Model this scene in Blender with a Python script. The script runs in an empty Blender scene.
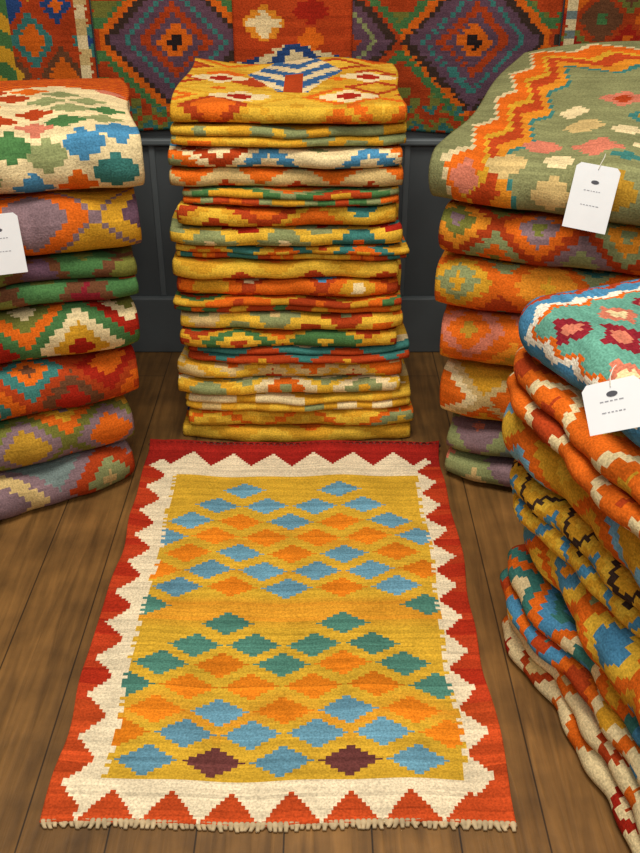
import bpy, math
import numpy as np
from mathutils import Vector

scene = bpy.context.scene
scene.view_settings.view_transform = 'Standard'
scene.view_settings.look = 'None'

# ------------------------------------------------------------------ colours
def lin(h):
    c = [int(h[i:i+2], 16)/255 for i in (0, 2, 4)]
    return [x/12.92 if x <= .04045 else ((x+.055)/1.055)**2.4 for x in c]
C = {k: np.array(lin(v)) for k, v in dict(
    gold='D29A2A', yellow='DFB038', mustard='B4882C', orange='DA661A', amber='E08C28', rust='AE401A', red='A42616',
    crimson='88222C', cream='E6CF9C', sand='CCAE72', sage='8C9260', teal='3E7870', blue='4A86AA', navy='2A4678',
    grey='76847F', green='4A7442', olive='747434', purple='644856', mauve='866C70', pink='CC765C', black='2A2020',
    brown='6E452C', aqua='62AA98', white='EAE0CA', lblue='78AAC4', char='403028', plum='54303A').items()}

# ------------------------------------------------------------------ materials
def mat_wool():
    m = bpy.data.materials.new('kilim_wool'); m.use_nodes = True
    nt = m.node_tree; N = nt.nodes; L = nt.links
    b = N['Principled BSDF']
    b.inputs['Roughness'].default_value = .95
    b.inputs['Specular IOR Level'].default_value = .08
    at = N.new('ShaderNodeAttribute'); at.attribute_name = 'Col'
    tc = N.new('ShaderNodeTexCoord')
    n1 = N.new('ShaderNodeTexNoise'); n1.inputs['Scale'].default_value = 330; n1.inputs['Detail'].default_value = 2
    n2 = N.new('ShaderNodeTexNoise'); n2.inputs['Scale'].default_value = 14; n2.inputs['Detail'].default_value = 5
    L.new(tc.outputs['Object'], n1.inputs['Vector']); L.new(tc.outputs['Object'], n2.inputs['Vector'])
    r1 = N.new('ShaderNodeMapRange'); r1.inputs[1].default_value = .3; r1.inputs[2].default_value = .7
    r1.inputs[3].default_value = .72; r1.inputs[4].default_value = 1.2
    r2 = N.new('ShaderNodeMapRange'); r2.inputs[1].default_value = .3; r2.inputs[2].default_value = .7
    r2.inputs[3].default_value = .84; r2.inputs[4].default_value = 1.12
    L.new(n1.outputs['Fac'], r1.inputs[0]); L.new(n2.outputs['Fac'], r2.inputs[0])
    mu = N.new('ShaderNodeMath'); mu.operation = 'MULTIPLY'
    L.new(r1.outputs[0], mu.inputs[0]); L.new(r2.outputs[0], mu.inputs[1])
    vm = N.new('ShaderNodeVectorMath'); vm.operation = 'SCALE'
    L.new(at.outputs['Color'], vm.inputs[0]); L.new(mu.outputs[0], vm.inputs['Scale'])
    L.new(vm.outputs[0], b.inputs['Base Color'])
    bp = N.new('ShaderNodeBump'); bp.inputs['Strength'].default_value = .6; bp.inputs['Distance'].default_value = .002
    L.new(n1.outputs['Fac'], bp.inputs['Height']); L.new(bp.outputs[0], b.inputs['Normal'])
    return m
WOOL = mat_wool()

def mat_plain(name, col, rough=.7, noise=.15, scale=8, metal=0):
    m = bpy.data.materials.new(name); m.use_nodes = True
    nt = m.node_tree; N = nt.nodes; L = nt.links; b = N['Principled BSDF']
    b.inputs['Roughness'].default_value = rough; b.inputs['Metallic'].default_value = metal
    tc = N.new('ShaderNodeTexCoord'); n = N.new('ShaderNodeTexNoise'); n.inputs['Scale'].default_value = scale
    n.inputs['Detail'].default_value = 5
    L.new(tc.outputs['Object'], n.inputs['Vector'])
    cr = N.new('ShaderNodeValToRGB')
    c = np.array(lin(col))
    cr.color_ramp.elements[0].position = .3; cr.color_ramp.elements[1].position = .7
    cr.color_ramp.elements[0].color = (*(c*(1-noise)), 1); cr.color_ramp.elements[1].color = (*(c*(1+noise)), 1)
    L.new(n.outputs['Fac'], cr.inputs[0]); L.new(cr.outputs[0], b.inputs['Base Color'])
    return m

def mat_floor():
    m = bpy.data.materials.new('wood_planks'); m.use_nodes = True
    nt = m.node_tree; N = nt.nodes; L = nt.links; b = N['Principled BSDF']
    tc = N.new('ShaderNodeTexCoord')
    mp = N.new('ShaderNodeMapping'); mp.inputs['Rotation'].default_value = (0, 0, math.radians(90))
    mp.inputs['Location'].default_value = (.75, .045, 0)
    L.new(tc.outputs['Object'], mp.inputs[0])
    br = N.new('ShaderNodeTexBrick')
    br.inputs['Scale'].default_value = 1; br.inputs['Brick Width'].default_value = 2.6
    br.inputs['Row Height'].default_value = .110; br.inputs['Mortar Size'].default_value = .0018
    br.inputs['Mortar Smooth'].default_value = .8
    br.inputs['Color1'].default_value = (*lin('865F30'), 1); br.inputs['Color2'].default_value = (*lin('755228'), 1)
    br.inputs['Mortar'].default_value = (*lin('34230F'), 1)
    L.new(mp.outputs[0], br.inputs[0])
    mg = N.new('ShaderNodeMapping'); mg.inputs['Scale'].default_value = (60, 4, 1)
    L.new(tc.outputs['Object'], mg.inputs[0])
    g = N.new('ShaderNodeTexNoise'); g.inputs['Scale'].default_value = 1; g.inputs['Detail'].default_value = 8
    g.inputs['Distortion'].default_value = 1.0
    L.new(mg.outputs[0], g.inputs['Vector'])
    g2 = N.new('ShaderNodeTexNoise'); g2.inputs['Scale'].default_value = 12; g2.inputs['Detail'].default_value = 9
    L.new(tc.outputs['Object'], g2.inputs['Vector'])
    r = N.new('ShaderNodeMapRange'); r.inputs[1].default_value = .3; r.inputs[2].default_value = .7
    r.inputs[3].default_value = .60; r.inputs[4].default_value = 1.2
    r2 = N.new('ShaderNodeMapRange'); r2.inputs[1].default_value = .3; r2.inputs[2].default_value = .7
    r2.inputs[3].default_value = .66; r2.inputs[4].default_value = 1.25
    L.new(g.outputs['Fac'], r.inputs[0]); L.new(g2.outputs['Fac'], r2.inputs[0])
    mu = N.new('ShaderNodeMath'); mu.operation = 'MULTIPLY'
    L.new(r.outputs[0], mu.inputs[0]); L.new(r2.outputs[0], mu.inputs[1])
    vm = N.new('ShaderNodeVectorMath'); vm.operation = 'SCALE'
    L.new(br.outputs['Color'], vm.inputs[0]); L.new(mu.outputs[0], vm.inputs['Scale'])
    L.new(vm.outputs[0], b.inputs['Base Color'])
    b.inputs['Roughness'].default_value = .48
    bp = N.new('ShaderNodeBump'); bp.inputs['Strength'].default_value = .4; bp.inputs['Distance'].default_value = .003
    L.new(mu.outputs[0], bp.inputs['Height']); L.new(bp.outputs[0], b.inputs['Normal'])
    return m

# ------------------------------------------------------------------ mesh helpers
def obj_from(name, verts, faces, mat=None, parent=None, loc=(0, 0, 0), rot=(0, 0, 0), smooth=False):
    me = bpy.data.meshes.new(name); me.from_pydata([tuple(v) for v in verts], [], faces); me.update()
    if mat: me.materials.append(mat)
    if smooth: me.shade_smooth()
    o = bpy.data.objects.new(name, me); scene.collection.objects.link(o)
    o.location = loc; o.rotation_euler = rot
    if parent: o.parent = parent
    return o

def grid_obj(name, P, colf, parent=None, loc=(0, 0, 0), rot=(0, 0, 0), thick=.004, off=0):
    m, n, _ = P.shape
    me = bpy.data.meshes.new(name)
    idx = np.arange(m*n).reshape(m, n)
    quads = np.stack([idx[:-1, :-1], idx[:-1, 1:], idx[1:, 1:], idx[1:, :-1]], -1).reshape(-1, 4)
    nf = len(quads)
    me.vertices.add(m*n); me.vertices.foreach_set('co', P.reshape(-1).astype(np.float32))
    me.loops.add(nf*4); me.loops.foreach_set('vertex_index', quads.reshape(-1).astype(np.int32))
    me.polygons.add(nf); me.polygons.foreach_set('loop_start', np.arange(0, nf*4, 4, dtype=np.int32))
    me.update(calc_edges=True); me.validate()
    at = me.color_attributes.new('Col', 'FLOAT_COLOR', 'CORNER')
    c = np.ones((nf, 4, 4), np.float32); c[:, :, :3] = colf.reshape(-1, 1, 3)
    at.data.foreach_set('color', c.reshape(-1))
    me.materials.append(WOOL); me.shade_smooth()
    o = bpy.data.objects.new(name, me); scene.collection.objects.link(o)
    if parent: o.parent = parent
    o.location = loc; o.rotation_euler = rot
    if thick:
        s = o.modifiers.new('thickness', 'SOLIDIFY'); s.thickness = thick; s.offset = off
    return o

def box(name, x0, x1, y0, y1, z0, z1, mat, parent=None, bev=0):
    v = [(x, y, z) for z in (z0, z1) for y in (y0, y1) for x in (x0, x1)]
    f = [(0, 2, 3, 1), (4, 5, 7, 6), (0, 1, 5, 4), (2, 6, 7, 3), (0, 4, 6, 2), (1, 3, 7, 5)]
    o = obj_from(name, v, f, mat, parent)
    if bev:
        b = o.modifiers.new('b', 'BEVEL'); b.width = bev; b.segments = 2
    return o

def empty(name, loc):
    e = bpy.data.objects.new(name, None); e.empty_display_size = .1; e.location = loc
    scene.collection.objects.link(e); return e

def hashf(a, b, s):
    x = np.sin(a*127.1 + b*311.7 + s*74.7)*43758.5453
    return x - np.floor(x)

# ------------------------------------------------------------------ kilim patterns
def tri(x): return np.abs((x % 1.0)*2-1)

def finish(col, U, V, seed, row=.006, amt=.10):
    r = np.floor(V/row); n = hashf(r, r*0, seed) - .5
    n2 = hashf(r, np.floor(U/.05), seed+3) - .5
    return np.clip(col*(1+amt*n*2+.07*n2*2)[..., None], 0, 1)

def pat_lattice(U, V, pal, seed, a=.08, b=.06, lv=(.86, .58, .3), st=.009):
    Vq = (np.floor(V/st)+.5)*st
    p = U/a + Vq/b; q = U/a - Vq/b
    ip = np.floor(p); iq = np.floor(q)
    dd = np.maximum(np.abs(p-ip-.5), np.abs(q-iq-.5))*2
    n = len(pal)-1
    P = np.array([C[k] for k in pal])
    h1 = (hashf(ip, iq, seed)*n).astype(int) % n + 1
    h2 = (hashf(ip, iq, seed+1)*n).astype(int) % n + 1
    h3 = (hashf(ip, iq, seed+2)*n).astype(int) % n + 1
    col = P[np.zeros_like(h1)]
    col = np.where((dd < lv[0])[..., None], P[h1], col)
    col = np.where((dd < lv[1])[..., None], P[h2], col)
    col = np.where((dd < lv[2])[..., None], P[h3], col)
    return finish(col, U, V, seed)

def pat_zig(U, V, pal, seed, per=.09, amp=.05, bw=.022, st=.006):
    Uq = (np.floor(U/.005)+.5)*.005
    t = np.floor(tri(Uq/per)*amp/st)*st
    k = np.floor((V+t)/bw).astype(int)
    P = np.array([C[c] for c in pal])
    return finish(P[(k+seed) % len(pal)], U, V, seed)

def pat_cross(U, V, pal, seed, a=.10, b=.10, size=.5, st=.010):
    Vq = (np.floor(V/st)+.5)*st; Uq = (np.floor(U/st)+.5)*st
    p = Uq/a + Vq/b; q = Uq/a - Vq/b
    ip = np.floor(p); iq = np.floor(q)
    dd = np.maximum(np.abs(p-ip-.5), np.abs(q-iq-.5))*2
    P = np.array([C[k] for k in pal]); n = len(pal)-1
    h = (hashf(ip, iq, seed)*n).astype(int) % n + 1
    h2 = (hashf(ip, iq, seed+5)*n).astype(int) % n + 1
    col = P[np.zeros_like(h)]
    col = np.where((dd < size)[..., None], P[h], col)
    col = np.where((dd < size*.35)[..., None], P[h2], col)
    return finish(col, U, V, seed)

def make_pat(kind, pal, seed, **kw):
    f = {'lat': pat_lattice, 'zig': pat_zig, 'cross': pat_cross}[kind]
    return lambda U, V: f(U, V, pal, seed, **kw)

# ------------------------------------------------------------------ folded rug
def seg_line(p0, p1, step):
    n = max(1, int(math.ceil(math.dist(p0, p1)/step)))
    return [(p0[0]+(p1[0]-p0[0])*i/n, p0[1]+(p1[1]-p0[1])*i/n) for i in range(n)]
def seg_arc(cy, cz, r, a0, a1, step, sq=1.0):
    n = max(5, int(math.ceil(abs(a1-a0)*r/step)))
    return [(cy+r*sq*math.cos(a0+(a1-a0)*i/n), cz+r*math.sin(a0+(a1-a0)*i/n)) for i in range(n)]

def folded_rug(name, parent, anchor, z0, x0, x1, d, t, rot, mode, pat, seed, fine_all=False,
               mound=None, dx=.004, wob=.006, ds=.004, plies=4, jit=.003):
    rng = np.random.RandomState(seed)
    pi = math.pi
    fl = .10; co = .03
    path = []
    if mode == 'nest':
        th = t/4; Ro = t/2-th/2; c = Ro+th/2; Ri = Ro-th
        zt = t-th/2
        if fine_all: path += seg_line((d, zt), (c, zt), ds)
        else:
            path += seg_line((d, zt), (c+fl, zt), co); path += seg_line((c+fl, zt), (c, zt), ds)
        path += seg_arc(c, t/2, Ro, pi/2, 3*pi/2, ds, .8)
        path += seg_line((c, th/2), (d-.02, th/2), co)
        path += seg_arc(d-.02, th, th/2, -pi/2, pi/2, .01)
        path += seg_line((d-.02, 1.5*th), (c, 1.5*th), co)
        path += seg_arc(c, t/2, Ri, 3*pi/2, pi/2, .01, .8)
        path += seg_line((c, t-1.5*th), (d-.01, t-1.5*th), co)
        path.append((d-.01, t-1.5*th))
        thick = min(th*.9, .02)
    else:
        nf = plies//2; th = t/plies; c = th*.9
        z = t-th/2
        offs = [rng.uniform(0, .014) for _ in range(nf)]
        for k in range(nf):
            cc = c+offs[k]
            if k == 0 and fine_all: path += seg_line((d, z), (cc, z), ds)
            else:
                path += seg_line((d-.02 if k else d, z), (cc+fl*.4, z), co); path += seg_line((cc+fl*.4, z), (cc, z), ds)
            path += seg_arc(cc, z-th/2, th/2, pi/2, 3*pi/2, ds*.8, 1.25)
            z -= th
            path += seg_line((cc, z), (cc+fl*.3, z), ds); path += seg_line((cc+fl*.3, z), (d-.02, z), co)
            if k < nf-1:
                path += seg_arc(d-.02, z-th/2, th/2, pi/2, -pi/2, .01); z -= th
            else: path.append((d-.02, z))
        thick = min(th*.82, .02)
    path = np.array(path)
    s = np.concatenate([[0], np.cumsum(np.linalg.norm(np.diff(path, axis=0), axis=1))])
    nx = int((x1-x0)/dx)
    xs = np.linspace(x0, x1, nx+1)
    X = np.repeat(xs[None, :], len(path), 0).copy()
    Y = np.repeat(path[:, 0][:, None], nx+1, 1).copy(); Z = np.repeat(path[:, 1][:, None], nx+1, 1).copy()
    xn = (X-(x0+x1)/2)/((x1-x0)/2)
    ph = rng.uniform(0, 6.28, 5)
    fr = np.clip(1-Y/d, 0, 1)
    Y += fr*(wob*np.sin(X*rng.uniform(9, 16)+ph[0]) + wob*.5*np.sin(X*34+ph[1]) + wob*.25*np.sin(X*80+Z*60+ph[4]))
    Y += fr*.018*np.abs(xn)**8
    X += .006*np.sin(Y*16+ph[2])*np.abs(xn)**3
    amp = min(t*.10, .006)
    Z += (Z/t)*amp*(np.sin(X*22+ph[3])+.5*np.sin(X*47+Y*20+ph[0])-1.2)*fr**1.5
    if mound is not None:
        Z += (Z/t)*mound(xn, Y/d)
    off = rng.uniform(0, 1)
    sc = (s[:-1]+s[1:])/2; xc = (xs[:-1]+xs[1:])/2
    Ug, Vg = np.meshgrid(xc-x0, sc)
    rw = np.floor(Vg/.004)
    Ug = Ug + jit*(hashf(rw, rw*0, seed*1.3)-.5)
    if not fine_all: Ug = Ug+off; Vg = Vg+off*.7
    col = pat(Ug, Vg)
    P = np.stack([X, Y, Z], -1)
    loc = (anchor[0]-parent.location.x, anchor[1]-parent.location.y, z0)
    return grid_obj(name, P, col, parent, loc, (0, 0, rot), thick)

# ------------------------------------------------------------------ room
floor = box('floor', -2.4, 2.4, -1.2, 2.2, -.05, 0, mat_floor())
wallm = mat_plain('wall_paint', '43484A', .6, .15, 6)
box('wall_back', -2.4, 2.4, 2.2, 2.3, 0, 2.7, wallm)
trimm = mat_plain('trim_paint', '545A5C', .5, .12, 10)
box('baseboard_back', -2.4, 2.4, 2.18, 2.2, 0, .147, trimm, bev=.004)
box('trim_1', -2.4, 2.4, 2.184, 2.2, .515, .53, trimm, bev=.004)
for i, x in enumerate((-.385, .2, .9, -1.0)):
    box('trim_%d' % (i+2), x-.007, x+.007, 2.194, 2.2, .147, .515, trimm, bev=.002)

# ------------------------------------------------------------------ floor rug
def floor_rug():
    W, Ln = .60, .909
    nx, ny = 240, 303
    cell = .003
    xs = np.linspace(0, W, nx+1); ys = np.linspace(0, Ln, ny+1)
    xc = (xs[:-1]+xs[1:])/2; yc = (ys[:-1]+ys[1:])/2
    U, V = np.meshgrid(xc, yc)
    crm = np.array(lin('EAD8B4'))
    col = np.zeros(U.shape+(3,)); col[:] = crm
    fu0, fu1, fv0, fv1 = .062, .550, .066, .804
    r = np.floor(V/.006)
    jl = (hashf(r, r*0, 5) > .5)*.007; jr = (hashf(r, r*0, 9) > .5)*.008
    inf = (U > fu0+jl) & (U < fu1-jr) & (V > fv0) & (V < fv1)
    yel = np.array(lin('D6A832'))
    ochre = np.array(lin('DA942A'))
    ch = .045*tri((U-.299)/.184+.5)
    Vz = V+np.floor(ch/.006)*.006
    band = 1.0*np.clip(1.5-np.abs(V-.40)/.028, 0, 1)+.8*np.clip(1.2-np.abs(Vz-.20)/.03, 0, 1)+.7*np.clip(1.2-np.abs(Vz-.62)/.03, 0, 1)+.4*np.clip(1-np.abs(V-.50)/.03, 0, 1)
    rj = hashf(np.floor(V/.009), V*0, 21)
    band = np.clip(band*(.4+.9*rj), 0, 1)[..., None]
    fcol = yel*(1-band)+ochre*band
    rows = {0: 'BPBPB', 1: 'OBBBBO', 2: 'OBOBO', 3: 'TOOOOT', 4: 'TOTOT', 5: '.TTTT.', 6: '.T.T.', 7: 'T....T',
            8: 'BOBOB', 9: 'OBBBBO', 10: 'OBOBO', 11: 'BOOOOB', 12: 'BOBOB', 13: '.BBBB.', 14: '.B.B.'}
    cm = {'B': np.array(lin('6898AC')), 'P': np.array(lin('703E3A')), 'O': np.array(lin('E2801C')), 'T': np.array(lin('4E8070'))}
    cx = .299; a = .092
    yrow = np.array([.887, .932, .976, 1.023, 1.068, 1.111, 1.157, 1.201, 1.248, 1.293, 1.340, 1.389, 1.437, 1.490, 1.543])-.788
    Uj = U+.002*(hashf(np.floor(V/.006), V*0, 31)-.5)
    for j, s in rows.items():
        n = len(s)
        yc_ = (np.floor(yrow[j]/cell)+.5)*cell
        for i, c_h in enumerate(s):
            if c_h == '.': continue
            k = i-(n-1)/2
            dxx = np.abs(U-(cx+a*k)); dv = np.abs(V-yc_)
            # crisp steps: four terraces per quarter with toothed tips
            hw = np.select([dv < .0020, dv < .0080, dv < .0140, dv < .0200, dv < .0260], [.0430, .0340, .0250, .0150, .0065], 0)
            m = dxx < hw
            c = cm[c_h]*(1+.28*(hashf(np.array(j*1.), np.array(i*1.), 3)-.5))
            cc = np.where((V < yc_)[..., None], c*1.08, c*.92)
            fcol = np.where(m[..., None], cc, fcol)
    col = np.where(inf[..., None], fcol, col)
    sl = .010+.036*(1-np.floor(np.abs(((V+.022)/.0785) % 1-.5)*2*6)/6)
    sr = .012+.036*(1-np.floor(np.abs(((V+.005)/.0785) % 1-.5)*2*6)/6)
    ml = U < sl; mr = (W-U) < sr
    near = .004+.048*(1-np.abs(((U-.045)/.0775) % 1-.5)*2)
    far = .020+.050*(1-np.abs(((U-.012)/.0823) % 1-.5)*2)
    near = np.floor(near/.006)*.006; far = np.floor(far/.006)*.006
    mn = V < near; mf = (Ln-V) < far
    rr = hashf(np.floor(V/.018), V*0, 8)
    red = np.array(lin('AC2E18')); rd2 = np.array(lin('BA3E1E')); orr = np.array(lin('C24A20'))
    redc = np.where((rr > .5)[..., None], red, rd2)
    redc = np.where((V < .20)[..., None], orr*(.8+.35*rr[..., None]), redc)
    redc = np.where(((Ln-V) < .07)[..., None], np.array(lin('9A221A')), redc)
    m = ml | mr | mn | mf
    col = np.where(m[..., None], redc, col)
    col = finish(col, U, V, 11, .0045, .13)
    X, Y = np.meshgrid(xs, ys)
    Z = .006+.0018*np.sin(X*19+1)*np.sin(Y*9)+.0015*np.sin(X*41+Y*13)
    Z += .02*np.clip((Y-.885)/.024, 0, 1)**2
    xo = X-.30
    X2 = X + .003*np.sin(Y*14) - .002*np.sin(Y*31)
    Y2 = Y + .003*np.sin(X*16+.5)
    Z += .006*np.clip((np.abs(xo)-.27)/.03, 0, 1)*np.sin(Y*22)**2
    e = empty('kilim_rug', (-.353, .788, 0))
    grid_obj('woven_field', np.stack([X2, Y2, Z], -1), col, e, (0, 0, 0), (0, 0, 0), .005)
    V_, F_ = [], []
    rng = np.random.RandomState(4)
    def tassel(x, y, z, dy, ln, rad):
        base = len(V_); seg = 5; ring = 6
        bend = rng.uniform(-.004, .004); lnn = ln*rng.uniform(.7, 1.15)
        for i in range(seg+1):
            t = i/seg
            rr_ = rad*(1.25 if i in (1, 2) else (.75 if i < 1 else 1.0-.35*t))
            for k in range(ring):
                an = 2*math.pi*k/ring
                V_.append((x+bend*t*t+rr_*math.cos(an), y+dy*lnn*t, max(z*(1-t)+.0035*t, .003)+rr_*math.sin(an)*.8))
        for i in range(seg):
            for k in range(ring):
                a_ = base+i*ring+k; b_ = base+i*ring+(k+1) % ring
                F_.append((a_, b_, b_+ring, a_+ring))
        F_.append(tuple(base+seg*ring+k for k in range(ring)))
    for i in range(86):
        x = .004+i*(.592/85)
        tassel(x, .003*math.sin(x*16+.5)+.004, .007, -1, .010, .0040)
    obj_from('fringe_near', V_, F_, mat_plain('cotton_fringe', 'C0A880', .95, .3, 90), e, smooth=True)
    V_.clear(); F_.clear()
    for i in range(44):
        x = .004+i*(.592/43)
        tassel(x, .903+.003*math.sin(x*16+.5), .024, 1, .012, .0065)
    obj_from('fringe_far', V_, F_, mat_plain('dark_selvedge', '5A4038', .95, .3, 60), e, smooth=True)
floor_rug()

# ------------------------------------------------------------------ centre stack
cs = empty('folded_rug_stack', (-.06, 1.93, 0))
pals = [
    ['gold'],
    ['gold', 'sage', 'yellow', 'sage', 'orange', 'yellow'],
    ['cream', 'rust', 'sage', 'cream', 'orange', 'blue'],
    ['gold', 'orange', 'sand', 'rust', 'gold', 'blue'],
    ['sage', 'green', 'orange', 'gold', 'rust', 'orange'],
    ['gold', 'teal', 'rust', 'yellow', 'orange'],
    ['yellow', 'teal', 'sage', 'cream', 'red', 'orange'],
    ['orange', 'gold', 'teal', 'rust', 'gold', 'yellow'],
    ['orange', 'gold', 'yellow', 'rust', 'cream'],
    ['rust', 'orange', 'gold', 'cream', 'orange', 'blue'],
    ['gold', 'green', 'yellow', 'rust', 'orange'],
    ['yellow', 'sand', 'orange', 'rust', 'sage'],
    ['gold', 'rust', 'green', 'yellow', 'orange'],
    ['yellow', 'cream', 'teal', 'rust', 'gold'],
    ['gold', 'sand', 'rust', 'orange', 'yellow'],
    ['yellow', 'sage', 'gold', 'orange', 'cream'],
    ['gold', 'sand', 'sage', 'yellow', 'cream'],
    ['orange', 'sage', 'gold', 'yellow', 'gold'],
    ['yellow', 'gold', 'navy', 'orange', 'gold'],
]
ts = [.034, .040, .036, .036, .032, .038, .036, .030, .036, .036, .032, .036, .034, .033, .036, .032, .040, .040, .038]
tot = .696; k = tot/sum(ts); ts = [t*k for t in ts]
z = tot
rng = np.random.RandomState(7)
for i, t in enumerate(ts):
    z -= t
    f = 1-(z/tot)
    xl = -.264-.026*f+rng.uniform(-.014, .012); xr = .146+.028*f+rng.uniform(-.014, .012)
    if i == 0: xl, xr = -.266, .152
    if i >= len(ts)-3: xr += .014
    y = 1.718+rng.uniform(-.004, .014)
    kind = ['lat', 'cross', 'lat', 'zig', 'lat'][i % 5]
    pal = pals[i]
    if i == 0:
        def top_pat(U, V):
            col = pat_lattice(U, V, pal=['gold', 'yellow', 'orange', 'gold', 'gold', 'yellow', 'rust'], seed=33, a=.15, b=.13, lv=(.9, .6, .25), st=.010)
            for cx_, cv_ in ((.07, .17), (.36, .17), (.12, .33), (.32, .33)):
                kk = np.floor(np.abs(U-cx_)/.011)*.8+np.floor(np.abs(V-cv_)/.011)
                col = np.where((kk < 3.5)[..., None], C['cream'], col)
                col = np.where((kk < 1.6)[..., None], C['red'], col)
            Vq = np.floor(V/.012)*.012
            w_ = .095-.42*np.abs(Vq-.12)
            m = (np.abs(U-.215) < w_) & (V < .29)
            hatch = ((np.abs(np.floor((U-.215)/.012)*.012)+Vq*.8) % .07) < .034
            pc = np.where(hatch[..., None], C['cream'], C['navy']*.8+C['blue']*.3)
            pc = np.where(((np.abs(U-.215) < .018) & (V > .14))[..., None], C['rust'], pc)
            return np.where(m[..., None], pc, col)
        folded_rug('folded_kilim', cs, (0, y), z, xl, xr, .41, t, 0, 'nest', top_pat, 100+i, True,
                   mound=lambda xn, yn: .012*np.clip(yn, 0, 1)*(1+.7*np.sin(xn*4)))
        continue
    if kind == 'lat': pat = make_pat('lat', pal, 20+i, a=rng.uniform(.13, .20), b=rng.uniform(.09, .13), lv=(.88, .55, .22), st=.009)
    elif kind == 'zig': pat = make_pat('zig', pal, 20+i, per=rng.uniform(.12, .18), amp=.04, bw=.030)
    else: pat = make_pat('cross', pal, 20+i, a=.14, b=.10, size=.75)
    folded_rug('folded_kilim', cs, (0, y), z, xl, xr, .405, t*.94, rng.uniform(-.015, .015),
               'zig' if i % 3 == 1 else 'nest', pat, 100+i)

# ------------------------------------------------------------------ left stack
ls = empty('folded_rug_stack', (-.6, 1.75, 0))
bd = [0, .088, .185, .290, .395, .480, .583]
LP = [('lat', ['mauve', 'sage', 'rust', 'grey', 'mauve', 'sand'], dict(a=.20, b=.16, lv=(.85, .5, .2))),
      ('lat', ['olive', 'orange', 'mustard', 'mauve', 'green', 'gold'], dict(a=.16, b=.13)),
      ('lat', ['rust', 'teal', 'brown', 'orange', 'rust', 'red'], dict(a=.14, b=.12, lv=(.85, .5, .2))),
      ('lat', ['green', 'red', 'cream', 'orange', 'olive', 'gold'], dict(a=.18, b=.15)),
      ('cross', ['brown', 'purple', 'green', 'rust', 'olive', 'crimson'], dict(a=.15, b=.12, size=.85)),
      ('lat', ['mauve', 'orange', 'gold', 'mauve', 'brown', 'purple'], dict(a=.20, b=.18, lv=(.95, .6, .2)))]
rots = [32, 26, 22, 19, 17, 15]
ax = [(-.352, 1.572), (-.345, 1.566), (-.334, 1.560), (-.322, 1.560), (-.318, 1.565), (-.308, 1.560)]
for i in range(6):
    kd, pal, kw = LP[i]
    folded_rug('folded_kilim', ls, ax[i], bd[i], -.50, 0, .46, (bd[i+1]-bd[i])*.965, math.radians(rots[i]),
               'zig' if i in (4,) else 'nest', make_pat(kd, pal, 50+i, **kw), 200+i, dx=.005)
def left_top(U, V):
    col = np.zeros(U.shape+(3,)); col[:] = C['cream']*.97
    col = np.where(((V > .20) & (U < .27))[..., None], C['sand']*1.15, col)
    st = .008
    def cross(cx, cy, r, c):
        nonlocal col
        m = (np.floor(np.abs(U-cx)/st)*.7+np.floor(np.abs(V-cy)/st)) < r/st
        col = np.where(m[..., None], c, col)
    stp = np.floor(U/.03)*.03
    m = (V < .20+.05*tri(stp/.24)) & (U > .24)
    hat = (np.floor((U*.8+V)/.010) % 2) < 1
    col = np.where(m[..., None], np.where(hat[..., None], C['orange'], C['rust']*1.1), col)
    for (cx, cy, r, c) in [(.33, .25, .018, 'orange'), (.26, .25, .020, 'rust'), (.19, .23, .022, 'orange'), (.12, .25, .022, 'rust'),
                           (.30, .29, .020, 'rust'), (.23, .30, .020, 'orange'), (.385, .275, .018, 'sage'), (.43, .31, .018, 'sage'), (.36, .32, .018, 'sage'),
                           (.25, .345, .020, 'orange'), (.17, .32, .020, 'rust'), (.46, .36, .018, 'green'), (.40, .36, .020, 'sage'),
                           (.34, .375, .018, 'rust'), (.45, .41, .018, 'sage'), (.39, .42, .020, 'green'), (.34, .435, .018, 'pink'), (.28, .41, .020, 'rust'),
                           (.20, .39, .020, 'orange'), (.22, .45, .020, 'rust'), (.47, .455, .018, 'blue'), (.415, .475, .020, 'blue'), (.355, .485, .020, 'sage'),
                           (.30, .475, .020, 'green'), (.47, .23, .016, 'pink'), (.05, .3, .02, 'sage'), (.10, .38, .02, 'orange'), (.13, .45, .02, 'blue'),
                           (.46, .515, .020, 'teal'), (.40, .535, .018, 'orange'), (.33, .535, .018, 'blue'), (.25, .52, .02, 'sage'), (.18, .51, .02, 'rust')]:
        cross(cx, cy, r, C[c])
    return finish(col, U, V, 77)
folded_rug('folded_kilim', ls, (-.295, 1.555), .583, -.50, 0, .50, .105, math.radians(13), 'nest', left_top, 230, True,
           mound=lambda xn, yn: .035*np.clip(np.sin(np.clip(yn, 0, 1)*3.0), 0, 1)*(1-.9*np.clip(xn, 0, 1)**4), wob=.008)

# ------------------------------------------------------------------ right stack
rs = empty('folded_rug_stack', (.5, 1.75, 0))
bd = [0, .132, .262, .372, .470, .566]
RP = [('lat', ['sage', 'pink', 'sage', 'grey', 'sand', 'mauve'], dict(a=.17, b=.15, lv=(.8, .5, .2))),
      ('lat', ['sand', 'orange', 'cream', 'amber', 'teal', 'gold'], dict(a=.15, b=.13)),
      ('lat', ['orange', 'amber', 'mustard', 'pink', 'orange', 'mauve'], dict(a=.17, b=.14, lv=(.8, .5, .2))),
      ('lat', ['orange', 'sage', 'rust', 'gold', 'teal', 'amber'], dict(a=.15, b=.12, lv=(.8, .5, .2))),
      ('lat', ['rust', 'orange', 'mauve', 'sage', 'amber', 'olive'], dict(a=.14, b=.11, lv=(.85, .5, .2)))]
rots = [-16, -17, -17, -18, -19]
ax = [(.240, 1.575), (.228, 1.567), (.214, 1.563), (.204, 1.560), (.199, 1.558)]
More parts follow.
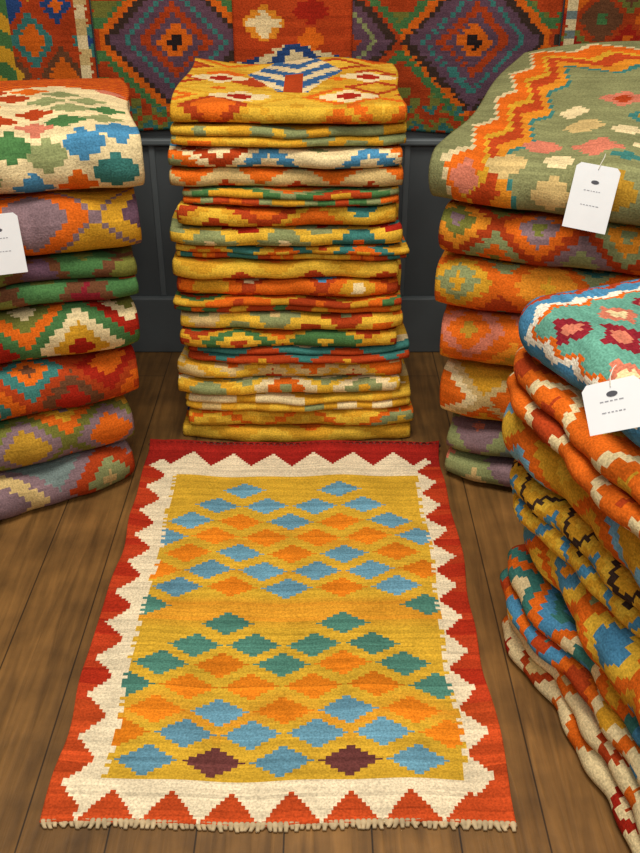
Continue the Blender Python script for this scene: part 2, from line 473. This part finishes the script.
for i in range(5):
    kd, pal, kw = RP[i]
    folded_rug('folded_kilim', rs, ax[i], bd[i], 0, .5, .48, (bd[i+1]-bd[i])*.965, math.radians(rots[i]),
               'zig' if i in (0,) else 'nest', make_pat(kd, pal, 70+i, **kw), 300+i, dx=.005)
def right_top(U, V):
    grd = np.array(lin('86865A'))
    col = np.zeros(U.shape+(3,)); col[:] = grd
    q = .008
    Uq = np.floor(U/q)*q; Vq = np.floor(V/q)*q
    d = np.minimum(Uq*1.0+.015, Vq*.8+.03)+.03*tri((Vq-Uq)/.13)
    def band(a, b, c):
        nonlocal col
        m = (d > a) & (d < b)
        col = np.where(m[..., None], c, col)
    band(-1, .060, grd*.9)
    band(.060, .068, C['cream']*.8); band(.068, .096, C['orange']); band(.096, .108, C['gold'])
    band(.108, .130, C['rust']*1.15); band(.130, .150, C['amber']*.9); band(.150, .158, C['teal'])
    def cross(cx, cy, r, c, st=.008):
        nonlocal col
        m = (np.floor(np.abs(U-cx)/st)*.75+np.floor(np.abs(V-cy)/st)) < r/st
        col = np.where(m[..., None], C[c], col)
    for a in [(.25, .27, .028, 'pink'), (.25, .27, .012, 'rust'), (.34, .20, .040, 'amber'), (.34, .20, .02, 'rust'), (.34, .20, .01, 'brown'), (.21, .39, .024, 'sand'),
              (.32, .34, .036, 'teal'), (.32, .34, .020, 'mustard'), (.16, .47, .024, 'pink'), (.12, .53, .022, 'sand'), (.40, .29, .034, 'pink'), (.42, .42, .036, 'rust'),
              (.25, .47, .026, 'pink'), (.34, .45, .026, 'cream'), (.06, .56, .018, 'pink'), (.45, .2, .035, 'sand'), (.20, .57, .022, 'sand'),
              (.40, .53, .026, 'pink'), (.47, .5, .024, 'mustard'), (.30, .56, .022, 'mustard'), (.44, .12, .03, 'orange'), (.18, .33, .018, 'cream'),
              (.28, .40, .016, 'cream'), (.20, .52, .016, 'cream'), (.30, .50, .014, 'teal')]:
        cross(*a)
    return finish(col, U, V, 88)
folded_rug('folded_kilim', rs, (.178, 1.557), .566, 0, .54, .565, .086, math.radians(-25), 'nest', right_top, 331, True,
           mound=lambda xn, yn: .13*np.clip(yn, 0, 1)**1.05*(1-.25*np.clip(-xn, 0, 1)**3)+.006*np.sin(xn*3+1), wob=.007)

# ------------------------------------------------------------------ near right stack
fs = empty('folded_rug_stack', (.56, .98, 0))
ang = math.atan2(-.96, .28)
bd = [0, .080, .165, .255, .345, .430, .505]
FP = [('lat', ['cream', 'rust', 'cream', 'orange', 'sand', 'red'], dict(a=.13, b=.12, lv=(.7, .45, .2))),
      ('lat', ['orange', 'blue', 'gold', 'rust', 'teal', 'cream'], dict(a=.15, b=.13)),
      ('lat', ['orange', 'yellow', 'blue', 'gold', 'amber', 'sage'], dict(a=.14, b=.12, lv=(.85, .5, .2))),
      ('zig', ['gold', 'yellow', 'gold', 'char', 'yellow', 'gold', 'blue', 'yellow'], dict(per=.10, amp=.045, bw=.010)),
      ('lat', ['orange', 'rust', 'cream', 'yellow', 'lblue', 'gold'], dict(a=.16, b=.14)),
      ('lat', ['cream', 'orange', 'gold', 'rust', 'sand', 'orange'], dict(a=.18, b=.16, lv=(.9, .6, .3)))]
bx = [(.272, 1.150), (.264, 1.150), (.275, 1.140), (.260, 1.150), (.240, 1.150), (.222, 1.140)]
for i in range(6):
    kd, pal, kw = FP[i]
    folded_rug('folded_kilim', fs, bx[i], bd[i], 0, .50, .46, (bd[i+1]-bd[i])*.965, ang+math.radians([-1, 1, -2, 1, 0, 2][i]),
               'nest' if i in (2, 4) else 'zig', make_pat(kd, pal, 90+i, **kw), 400+i, wob=.009)
def near_top(U, V):
    col = np.zeros(U.shape+(3,)); col[:] = C['aqua']*.72+C['sage']*.15
    q = .005
    Uq = np.floor(U/q)*q; Vq = np.floor(V/q)*q
    r = np.minimum(U+.008, np.maximum(.50-V, 0)+.0)+.012*tri((Uq+Vq)/.05)
    def b(a, c_, k):
        nonlocal col
        col = np.where(((r > a) & (r < c_))[..., None], k, col)
    b(-1, .018, C['blue']*.9); b(.018, .028, C['rust']); b(.028, .050, C['blue']); b(.050, .060, C['white']); b(.060, .066, C['orange'])
    for cx, cv, rr, c in [(.15, .39, .022, 'crimson'), (.21, .35, .024, 'crimson'), (.14, .31, .022, 'pink'), (.22, .42, .022, 'pink'),
                          (.29, .39, .024, 'crimson'), (.28, .31, .022, 'pink'), (.15, .22, .024, 'crimson'), (.22, .26, .022, 'cream'),
                          (.36, .35, .024, 'crimson'), (.36, .43, .022, 'cream'), (.30, .22, .024, 'crimson'), (.43, .40, .024, 'crimson'),
                          (.10, .26, .02, 'cream'), (.10, .36, .018, 'pink'), (.22, .18, .022, 'pink'), (.36, .27, .022, 'pink'),
                          (.10, .42, .016, 'crimson'), (.18, .28, .014, 'pink'), (.09, .31, .014, 'crimson')]:
        st = .005
        k_ = np.floor(np.abs(U-cx)/st)*.7+np.floor(np.abs(V-cv)/st)
        col = np.where((k_ < rr/st)[..., None], C[c], col)
        col = np.where((k_ < rr*.4/st)[..., None], C['pink'] if c != 'pink' else C['cream'], col)
    return finish(col, U, V, 99)
folded_rug('folded_kilim', fs, (.236, 1.120), .505, 0, .48, .45, .075, ang+math.radians(3), 'nest', near_top, 431, True,
           mound=lambda xn, yn: .02*np.sin(np.clip(yn, 0, 1)*2.4)*(1-.7*np.abs(xn)**5), wob=.006)

# ------------------------------------------------------------------ hanging rugs
def hanging(name, x0, x1, z0, z1, y, pat, wave=.006, cell=.0055, ph=0, bulge=0):
    xs = np.linspace(x0, x1, int((x1-x0)/cell)+1); zs = np.linspace(z0, z1, int((z1-z0)/cell)+1)
    X, Z = np.meshgrid(xs, zs)
    xn = (X-(x0+x1)/2)/((x1-x0)/2)
    Y = np.zeros_like(X)-wave*(1+np.sin(X*17+ph+Z*2))*.5 - bulge*np.cos(xn*math.pi/2)
    Z2 = Z+.005*np.sin(X*15+ph)*(Z < z0+.05)
    xc = (xs[:-1]+xs[1:])/2; zc = (zs[:-1]+zs[1:])/2
    U, V = np.meshgrid(xc, zc)
    U = U+.004*(hashf(np.floor(V/.0055), V*0, ph+1.7)-.5)
    return grid_obj(name, np.stack([X-x0, Y, Z2-z0], -1), pat(U, V), None, (x0, y, z0), (0, 0, 0), .005)

def medallion(U, V):
    st = .011
    Vq = np.floor(V/st)*st+st/2; Uq = np.floor(U/.011)*.011
    c0 = -.317; sx = .3225
    k = np.round((Uq-c0)/sx); dx_ = np.abs(Uq-(c0+k*sx))
    zc = .735
    kz = np.round((Vq-zc)/.34); dz = np.abs(Vq-(zc+kz*.34))
    dd = dx_/.165+dz/.16
    col = np.zeros(U.shape+(3,)); col[:] = C['rust']*.85
    cs_ = [(1.32, 'rust'), (1.2, 'green'), (1.08, 'orange'), (.96, 'char'), (.86, 'purple'), (.70, 'teal'), (.62, 'purple'), (.48, 'rust'),
           (.36, 'purple'), (.24, 'orange'), (.12, 'black')]
    odd = (k % 2 != 0)
    for lim, c in cs_:
        cc = C[c]
        alt = {'teal': 'sage', 'orange': 'rust'}.get(c, c)
        cc2 = np.where(odd[..., None], C[alt], cc)
        col = np.where((dd < lim)[..., None], cc2, col)
    ck = (hashf(np.floor(U/.022), np.floor(V/.022), 3) > .78) & (dd > 1.2)
    col = np.where(ck[..., None], C['olive'], col)
    band = V < .60
    zg = (np.floor((V+.03*tri(Uq/.06))/.013) % 4)
    col = np.where((band & (zg < 1))[..., None], C['olive'], col)
    col = np.where((band & (zg >= 1) & (zg < 2))[..., None], C['rust'], col)
    col = np.where((band & (zg >= 3))[..., None], C['teal']*.8, col)
    return finish(col*.75, U, V, 41)
hanging('hanging_kilim_rug', -.485, .515, .547, 1.35, 2.193, medallion)

def left_hang(U, V):
    col = pat_lattice(U+.02, V+.03, ['rust', 'teal', 'gold', 'orange', 'brown', 'rust', 'navy'], 15, a=.12, b=.14, lv=(.85, .55, .25), st=.011)
    m = (U > -.520) & (U < -.497)
    col = np.where(m[..., None], np.where((np.floor(V/.03) % 2 < 1)[..., None], C['cream'], C['sand']), col)
    m = (U > -.720) & (U < -.665)
    col = np.where(m[..., None], np.where((np.floor((V+U*.6)/.035) % 2 < 1)[..., None], C['gold'], C['green']), col)
    return col*.75
hanging('hanging_kilim_rug', -1.10, -.488, .60, 1.35, 2.192, left_hang, ph=2)

def right_hang(U, V):
    col = pat_lattice(U, V, ['rust', 'green', 'orange', 'brown', 'olive', 'red'], 25, a=.12, b=.12, lv=(.85, .55, .25), st=.011)
    for c in (.535, .70):
        m = np.abs(U-c) < .010
        col = np.where(m[..., None], np.where((np.floor(V/.02) % 2 < 1)[..., None], C['cream'], C['grey']), col)
    return col*.68
hanging('hanging_kilim_rug', .518, 1.15, .56, 1.35, 2.192, right_hang, ph=4)

def drape(U, V):
    col = np.zeros(U.shape+(3,)); col[:] = C['rust']*.9+C['red']*.1
    st = .009
    def cross(cx, cy, r, c):
        nonlocal col
        m = (np.floor(np.abs(U-cx)/st)*.8+np.floor(np.abs(V-cy)/st)) < r/st
        col = np.where(m[..., None], C[c], col)
    r = np.floor(V/.013)
    col = np.where((hashf(r, r*0, 2) > .6)[..., None], C['rust']*1.15, col)
    cross(-.12, .775, .034, 'amber'); cross(-.12, .775, .022, 'cream'); cross(-.02, .80, .024, 'red'); cross(-.02, .74, .02, 'orange')
    cross(-.11, .885, .03, 'teal'); cross(.0, .91, .03, 'cream')
    m = (V < .735-.35*np.floor(np.abs(U+.06)/.02)*.02)
    zz = (np.floor((V+np.abs(np.floor(U/.013)*.013+.06))/.028) % 2) < 1
    col = np.where(m[..., None], np.where(zz[..., None], C['navy']*.9, C['cream']*.9), col)
    return finish(col*.8, U, V, 61)
hanging('hanging_kilim_rug', -.185, .068, .685, 1.30, 2.182, drape, wave=.004, bulge=.022, ph=1)

# ------------------------------------------------------------------ price tags
paper = mat_plain('tag_paper', 'F0F0F0', .6, .02, 40)
ink = mat_plain('tag_ink', '9A9AA0', .6, .05, 40)
logo = mat_plain('tag_logo', '505056', .6, .05, 40)
stringm = mat_plain('tag_string', 'D8D0C0', .9, .1, 90)
def price_tag(loc, rot, w=.066, h=.098, seed=0):
    e = empty('price_tag', loc); e.rotation_euler = rot
    c = .006
    out = [(-w/2, -h/2), (w/2, -h/2), (w/2, h/2-c), (w/2-c, h/2), (-w/2+c, h/2), (-w/2, h/2-c)]
    n = len(out)
    v = [(x, -.0005, z_) for x, z_ in out]+[(x, .0005, z_) for x, z_ in out]
    f = [tuple(range(n)), tuple(range(2*n-1, n-1, -1))]+[((i+1) % n, i, i+n, (i+1) % n+n) for i in range(n)]
    obj_from('card', v, f, paper, e)
    V_, F_ = [], []
    lv, lf = [], []
    for i in range(16): lv.append((.006*math.cos(i*math.pi/8), -.0009, h*.24+.003*math.sin(i*math.pi/8)))
    lf.append(tuple(range(16)))
    obj_from('printed_logo', lv, lf, logo, e)
    def rect(x0, x1, z0_, z1_):
        b = len(V_); y = -.0009
        V_.extend([(x0, y, z0_), (x1, y, z0_), (x1, y, z1_), (x0, y, z1_)]); F_.append((b, b+1, b+2, b+3))
    rg = np.random.RandomState(seed)
    for zz in (.10, -.12):
        x = -.014
        while x < .012:
            l = rg.uniform(.002, .005); rect(x, min(x+l, .014), h*zz, h*zz+.0011); x += l+.0015
    obj_from('printed_text', V_, F_, ink, e)
    cu = bpy.data.curves.new('string', 'CURVE'); cu.dimensions = '3D'; cu.bevel_depth = .0006
    sp = cu.splines.new('POLY'); pts = [(0, -.0012, h/2-.006), (.002, -.002, h/2+.004), (.004, .006, h/2+.012), (.003, .02, h/2+.016)]
    sp.points.add(len(pts)-1)
    for p, q in zip(sp.points, pts): p.co = (*q, 1)
    cu.materials.append(stringm)
    so = bpy.data.objects.new('string', cu); scene.collection.objects.link(so); so.parent = e
R = math.radians
price_tag((.412, 1.424, .618), (R(-10), R(5), R(-22)), seed=1)
price_tag((-.515, 1.478, .526), (R(-6), R(-2), R(14)), seed=2)
price_tag((.300, .850, .572), (R(-25), R(-27), R(-28)), w=.062, h=.052, seed=3)

# ------------------------------------------------------------------ lights
def area(name, loc, target, size, energy, col=(1, 1, 1)):
    l = bpy.data.lights.new(name, 'AREA'); l.shape = 'SQUARE'; l.size = size; l.energy = energy; l.color = col
    o = bpy.data.objects.new(name, l); scene.collection.objects.link(o); o.location = loc
    o.rotation_euler = (Vector(target)-Vector(loc)).to_track_quat('-Z', 'Y').to_euler()
area('ceiling_lamp', (-.1, .75, 2.6), (0, 1.25, .2), .9, 52, (1, .95, .86))
area('front_fill_light', (.1, -1.2, 2.2), (0, 1.5, .4), 1.2, 36, (1, .97, .92))  # unseen light added from the camera side to brighten the stack fronts
w = bpy.data.worlds.new('World'); scene.world = w; w.use_nodes = True
w.node_tree.nodes['Background'].inputs[0].default_value = (1, .97, .92, 1)
w.node_tree.nodes['Background'].inputs[1].default_value = .18

# ------------------------------------------------------------------ camera
cam = bpy.data.cameras.new('Camera'); co_ = bpy.data.objects.new('Camera', cam); scene.collection.objects.link(co_)
co_.location = (0, 0, 1.035); co_.rotation_euler = (R(90-29.84), 0, 0)
cam.sensor_fit = 'HORIZONTAL'; cam.sensor_width = 36; cam.lens = 36*950/640; cam.clip_start = .01
scene.camera = co_
